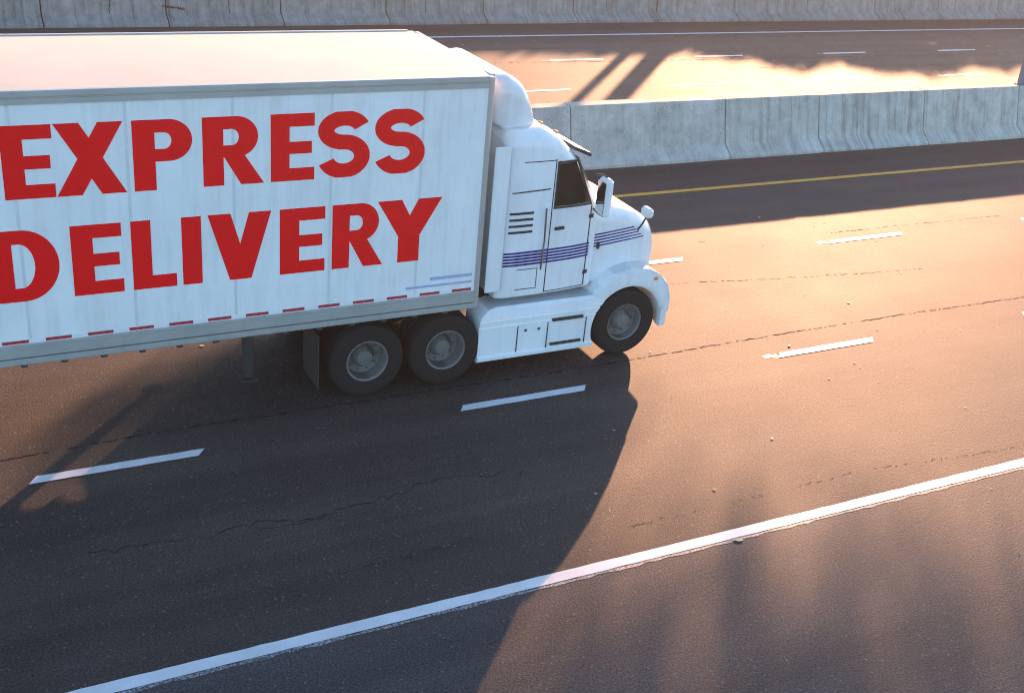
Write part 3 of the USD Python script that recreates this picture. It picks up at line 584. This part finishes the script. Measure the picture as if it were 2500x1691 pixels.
# mirrors
for s, y in ((-1, NEAR - .02), (1, FAR + .02)):
    mm = obj("side_mirror", bx(7.98, 8.10, y - .12, y + .12, 2.22, 2.74, .04), truck_white, truck)
    obj("mirror_glass", bx(7.97, 7.979, y - .095, y + .095, 2.27, 2.69), chrome, mm)
    iy = MID + s * 1.08
    obj("mirror_arm", cat(tube([(8.03, iy, 2.70), (8.04, (iy + y) / 2, 2.74), (8.04, y, 2.745)], .014, 8), tube([(8.03, iy, 2.24), (8.04, (iy + y) / 2, 2.21), (8.04, y, 2.21)], .014, 8)), black_trim, mm)
    hy = MID + s * .98
    hm = obj("hood_mirror", bx(8.92, 9.04, hy - .10, hy + .10, 2.00, 2.14, .035), truck_white, truck)
    obj("mirror_arm", tube([(8.98, hy, 2.01), (8.96, hy - s * .05, 1.88), (8.92, hy - s * .12, 1.74)], .013, 8), black_trim, hm)

# ------------------------------------------------------------------ post on the median barrier, cut by the right frame edge
post = thing("sign_post", "short dark grey steel post standing on the median barrier at the right frame edge", "post", (26.14, F + .6875, 1.231))
obj("upright", bx(-.15, .25, -.08, .08, .012, .98, .012), pole_grey, post)
obj("base_plate", bx(-.2, .3, -.12, .12, .0, .012), pole_grey, post)

# ------------------------------------------------------------------ litter on the road, each piece where the photograph shows it
def at(px, py, z=0.0):
    """Ground point seen at a pixel of the 2500 x 1691 photograph."""
    d = fw + cam_right * (px - 1250) / 2500 / FOCAL - cam_up * (py - 845.5) / 2500 / FOCAL
    return np.array([0, 0, HEIGHT]) + d * ((z - HEIGHT) / d[2])
def leaf_mesh(l, w, seed):
    r = np.random.default_rng(seed); n = 9; a = np.linspace(0, 2 * math.pi, n, endpoint=False)
    rim = np.c_[l / 2 * np.cos(a) * (1 + .15 * r.normal(size=n)), w / 2 * np.sin(a) * (1 + .2 * r.normal(size=n)), .003 + .004 * r.random(n)]
    v = np.vstack([rim, rim - [0, 0, .003], [[0, 0, .005], [0, 0, .002]]]); f = []
    for i in range(n):
        j = (i + 1) % n; f += [[2 * n, i, j], [2 * n + 1, n + j, n + i], [i, n + i, n + j], [i, n + j, j]]
    return trimesh.Trimesh(v, f, process=False)
def litter(name, px, py, size, mat, label, category, seed, group=None, ratio=.6):
    p = at(px, py, .01); o = thing(name, label, category, (p[0], p[1], Z2), group); o2 = UsdGeom.Xformable(o); o2.AddRotateZOp().Set(float(40 * math.sin(seed * 3.7)))
    obj("blade" if "leaf" in name else "flake", leaf_mesh(size, size * ratio, seed), mat, o)
litter("fallen_leaf", 1803, 1316, .105, leaf_pale, "single tan leaf lying just below the long white edge line", "leaf", 1)
litter("fallen_leaf", 1927, 843, .07, leaf_pale, "small pale leaf beside the start of the right near-lane dash", "leaf", 2)
litter("fallen_leaf", 1744, 1193, .05, leaf_pale, "thin tan leaf in the lit lane above the edge line", "leaf", 3, ratio=.35)
litter("paint_chip", 1885, 1069, .05, chip_white, "white chip alone in the sunlit lane, well below the right near-lane dash", "litter", 4)
litter("paint_chip", 2072, 738, .06, chip_white, "white chip in the sunlit middle lane above the paving joint", "litter", 5)
litter("paint_chip", 493, 843, .06, chip_white, "pale chip on the dim strip of road under the trailer", "litter", 6)
litter("dark_leaf", 665, 1075, .04, leaf_dark, "tiny dark leaf on the shaded lane right of the first dash", "leaf", 7)
litter("dark_leaf", 483, 1417, .05, leaf_dark, "dark leaf in the shaded lane above the edge line", "leaf", 8)
litter("dark_leaf", 2488, 1349, .03, leaf_dark, "black speck of debris near the right frame edge below the edge line", "leaf", 9)
litter("twig", 1715, 588, .14, leaf_pale, "thin pale twig on the sunlit lane ahead of the truck", "twig", 10, ratio=.12)
litter("twig", 1853, 530, .08, leaf_pale, "thin pale twig in the barrier's shadow", "twig", 11, ratio=.2)
litter("dark_leaf", 2043, 376, .1, leaf_dark, "dark leaf at the foot of the median barrier", "leaf", 12)
litter("dark_leaf", 2334, 367, .07, leaf_dark, "small brown leaf on the shadowed road below the right barrier panels", "leaf", 13)
chips = [(1863, 597), (1806, 600), (1988, 551), (1938, 543), (2012, 541), (2140, 588), (2075, 552), (2195, 553), (2342, 612), (1779, 647), (1903, 703), (1772, 757), (1965, 719), (2200, 665), (2142, 804), (2257, 806), (2346, 805), (2086, 884), (2100, 895), (2357, 994), (1588, 858), (1875, 825), (2024, 923), (2145, 930), (1640, 968),
         (2420, 1191), (1500, 1049), (1455, 1204), (1489, 1245), (1130, 110), (1212, 110), (1300, 164), (1305, 99), (1405, 158), (1427, 171), (1500, 210), (1340, 246), (1553, 148), (1788, 127), (1960, 176), (1890, 148), (2060, 200), (1965, 170), (2130, 168), (2285, 172), (2374, 210), (2322, 195), (2413, 112), (2440, 125), (2442, 132), (2455, 175), (2060, 143), (2350, 105), (1720, 198), (1975, 210), (1240, 133), (1065, 102), (2155, 183), (2240, 204), (2482, 530)]
for i, (px, py) in enumerate(chips):
    far_ = py < 300
    litter("paint_chip", px, py, (.055 if far_ else .028) * (.7 + .6 * rng.random()), chip_white if i % 3 else leaf_pale, "tiny white chip scattered over the far carriageway" if far_ else "tiny white chip scattered over the near lanes", "litter", 30 + i, "chips on the far carriageway" if far_ else "chips on the near lanes")

# ------------------------------------------------------------------ trees and shrubs behind the far wall: they stand above the frame and shade the road
def foliage(centers, radii, n, size, seed):
    r = np.random.default_rng(seed); k = r.integers(0, len(centers), n); d = r.normal(size=(n, 3)); d /= np.linalg.norm(d, axis=1, keepdims=True)
    p = np.array(centers)[k] + d * (np.array(radii)[k] * r.random((n, 1)) ** .45)
    a = r.normal(size=(n, 3)); a /= np.linalg.norm(a, axis=1, keepdims=True); b = np.cross(a, r.normal(size=(n, 3))); b /= np.linalg.norm(b, axis=1, keepdims=True)
    s = size * (.6 + .8 * r.random((n, 1))); v = np.stack([p - a * s, p + b * s * .5, p + a * s, p - b * s * .5], 1).reshape(-1, 3)
    f = np.arange(4 * n).reshape(-1, 4); return trimesh.Trimesh(v, np.vstack([f[:, [0, 1, 2]], f[:, [0, 2, 3]]]), process=False)
TAZ, SLOPE = math.tan(SUN_AZ), math.tan(SUN_EL) / math.cos(SUN_AZ)
def shadow_source(px, py, y):
    """The point at depth y whose shadow falls on the ground seen at a pixel."""
    g = at(px, py); return g[0] + (y - g[1]) * TAZ, SLOPE * (y - g[1])
def tree(x, y, r0, label, seed, hub=9.5, spread=5.5, clump=1.5, n=3800, flat=.7):
    r = np.random.default_rng(seed); t = thing("roadside_tree", label, "tree", (x, y, 0))
    obj("trunk", tube([(0, 0, -.05), (.03, .02, 3), (-.03, .05, 6), (.05, 0, hub)], [r0 * 1.1, r0, r0 * .85, r0 * .5], 12), bark, t, smooth=True)
    cs, rs = [], []
    for k in range(int(6 + spread)):
        a = k * 2.4; rad = spread * math.sqrt(r.random()); c = (rad * math.cos(a), rad * .7 * math.sin(a), hub + flat * clump * r.normal() + .6)
        obj("limb", tube([(0, 0, hub - 1.4), (c[0] * .5, c[1] * .5, hub - .3), c], [r0 * .4, r0 * .25, r0 * .08], 6), bark, t)
        cs.append(c); rs.append([clump * (1 + .4 * r.random()), clump, clump * .75])
    obj("crown", foliage(cs, rs, n, .15 * clump, seed), leaves, t)
bands = [(1424, 235, .19), (1518, 235, .38)]
names = ["slim tree behind the far wall casting the narrow shadow band", "stout tree behind the far wall casting the wide shadow band"]
for i, (px, py, r0) in enumerate(bands):
    x, _ = shadow_source(px, py, 46.0); tree(x, 46.0, r0, names[i], 60 + i, hub=10.0, spread=1.6, clump=.75, n=1500)
big = thing("roadside_tree", "wide spreading tree behind the far wall, well right of the frame", "tree", (57.0, 52.0, 0))
obj("trunk", tube([(0, 0, -.05), (.05, .02, 4), (-.05, .05, 9), (.05, 0, 14.0)], [.5, .42, .34, .2], 12), bark, big, smooth=True)
br = np.random.default_rng(63)
for k in range(9):
    a = -10.0 + 2.4 * k
    obj("limb", tube([(0, 0, 13.4), (a * .5, br.normal() * .5, 14.4 + .3 * br.random()), (a, br.normal() * .8, 15.2)], [.09, .05, .02], 6), bark, big)
NL_ = 42000
zz = 12.65 + 4.0 * np.sqrt(br.random(NL_)); xx = -11.2 + 22 * br.random(NL_) + .4 * br.normal(size=NL_); yy = 1.6 * br.normal(size=NL_)
lump = br.normal(size=NL_) * .5
obj("crown", foliage(np.c_[xx, yy, zz + .3 * lump + .11 * np.clip(xx + 10, 0, 12)], np.full((NL_, 3), .15), NL_, .14, 64), leaves, big)
edge_px = [(1000, 128), (1200, 133), (1420, 138), (1560, 142), (1690, 137), (1780, 150), (1850, 156), (1900, 170), (1930, 186), (1990, 166), (2030, 158), (2070, 159), (2110, 180), (2150, 192), (2190, 186), (2240, 180), (2290, 196), (2330, 176), (2370, 166), (2400, 166), (2440, 186), (2470, 175), (2495, 172), (2560, 178), (2700, 182)]
HY = 60.0
prof_h = sorted(shadow_source(a, b, HY) for a, b in edge_px)
px_, pz_ = [q[0] for q in prof_h], [q[1] for q in prof_h]
x, k = px_[0], 0
while x < px_[-1]:
    h = float(np.interp(x, px_, pz_)); s = thing("screen_tree", "slim leafy tree in the screen of greenery well behind the far wall", "tree", (x, HY, 0), "tree screen behind the far wall")
    obj("trunk", tube([(0, 0, -.05), (.02, .01, h * .5), (0, 0, h - .5)], [.09, .07, .03], 6), bark, s)
    obj("foliage", foliage([(0, 0, max(.4, h - .62)), (.1, .1, h - 1.6), (-.1, 0, h - 2.9), (.1, -.1, h - 4.4), (0, 0, h * .35), (0, 0, h * .15)], [[.8, .7, .62], [.8, .7, .9], [.8, .7, .9], [.8, .7, 1.1], [.8, .7, 1.6], [.8, .7, 1.4]], 1800, .17, 500 + k), leaves, s)
    x += .8; k += 1

# ------------------------------------------------------------------ the low sun's golden haze
haze_mat = usdkit.material(stage, L("haze_air"), {"v": ("principled_volume", {"color": (0.96, 0.95, 0.94), "density": 0.0005, "anisotropy": 0.65})}, volume="v.volume")
tag(obj("haze", bx(-425, 525, -385, 425, -1.05, 18.5), haze_mat), "thin golden haze in the low sunlight over the road", kind="stuff")
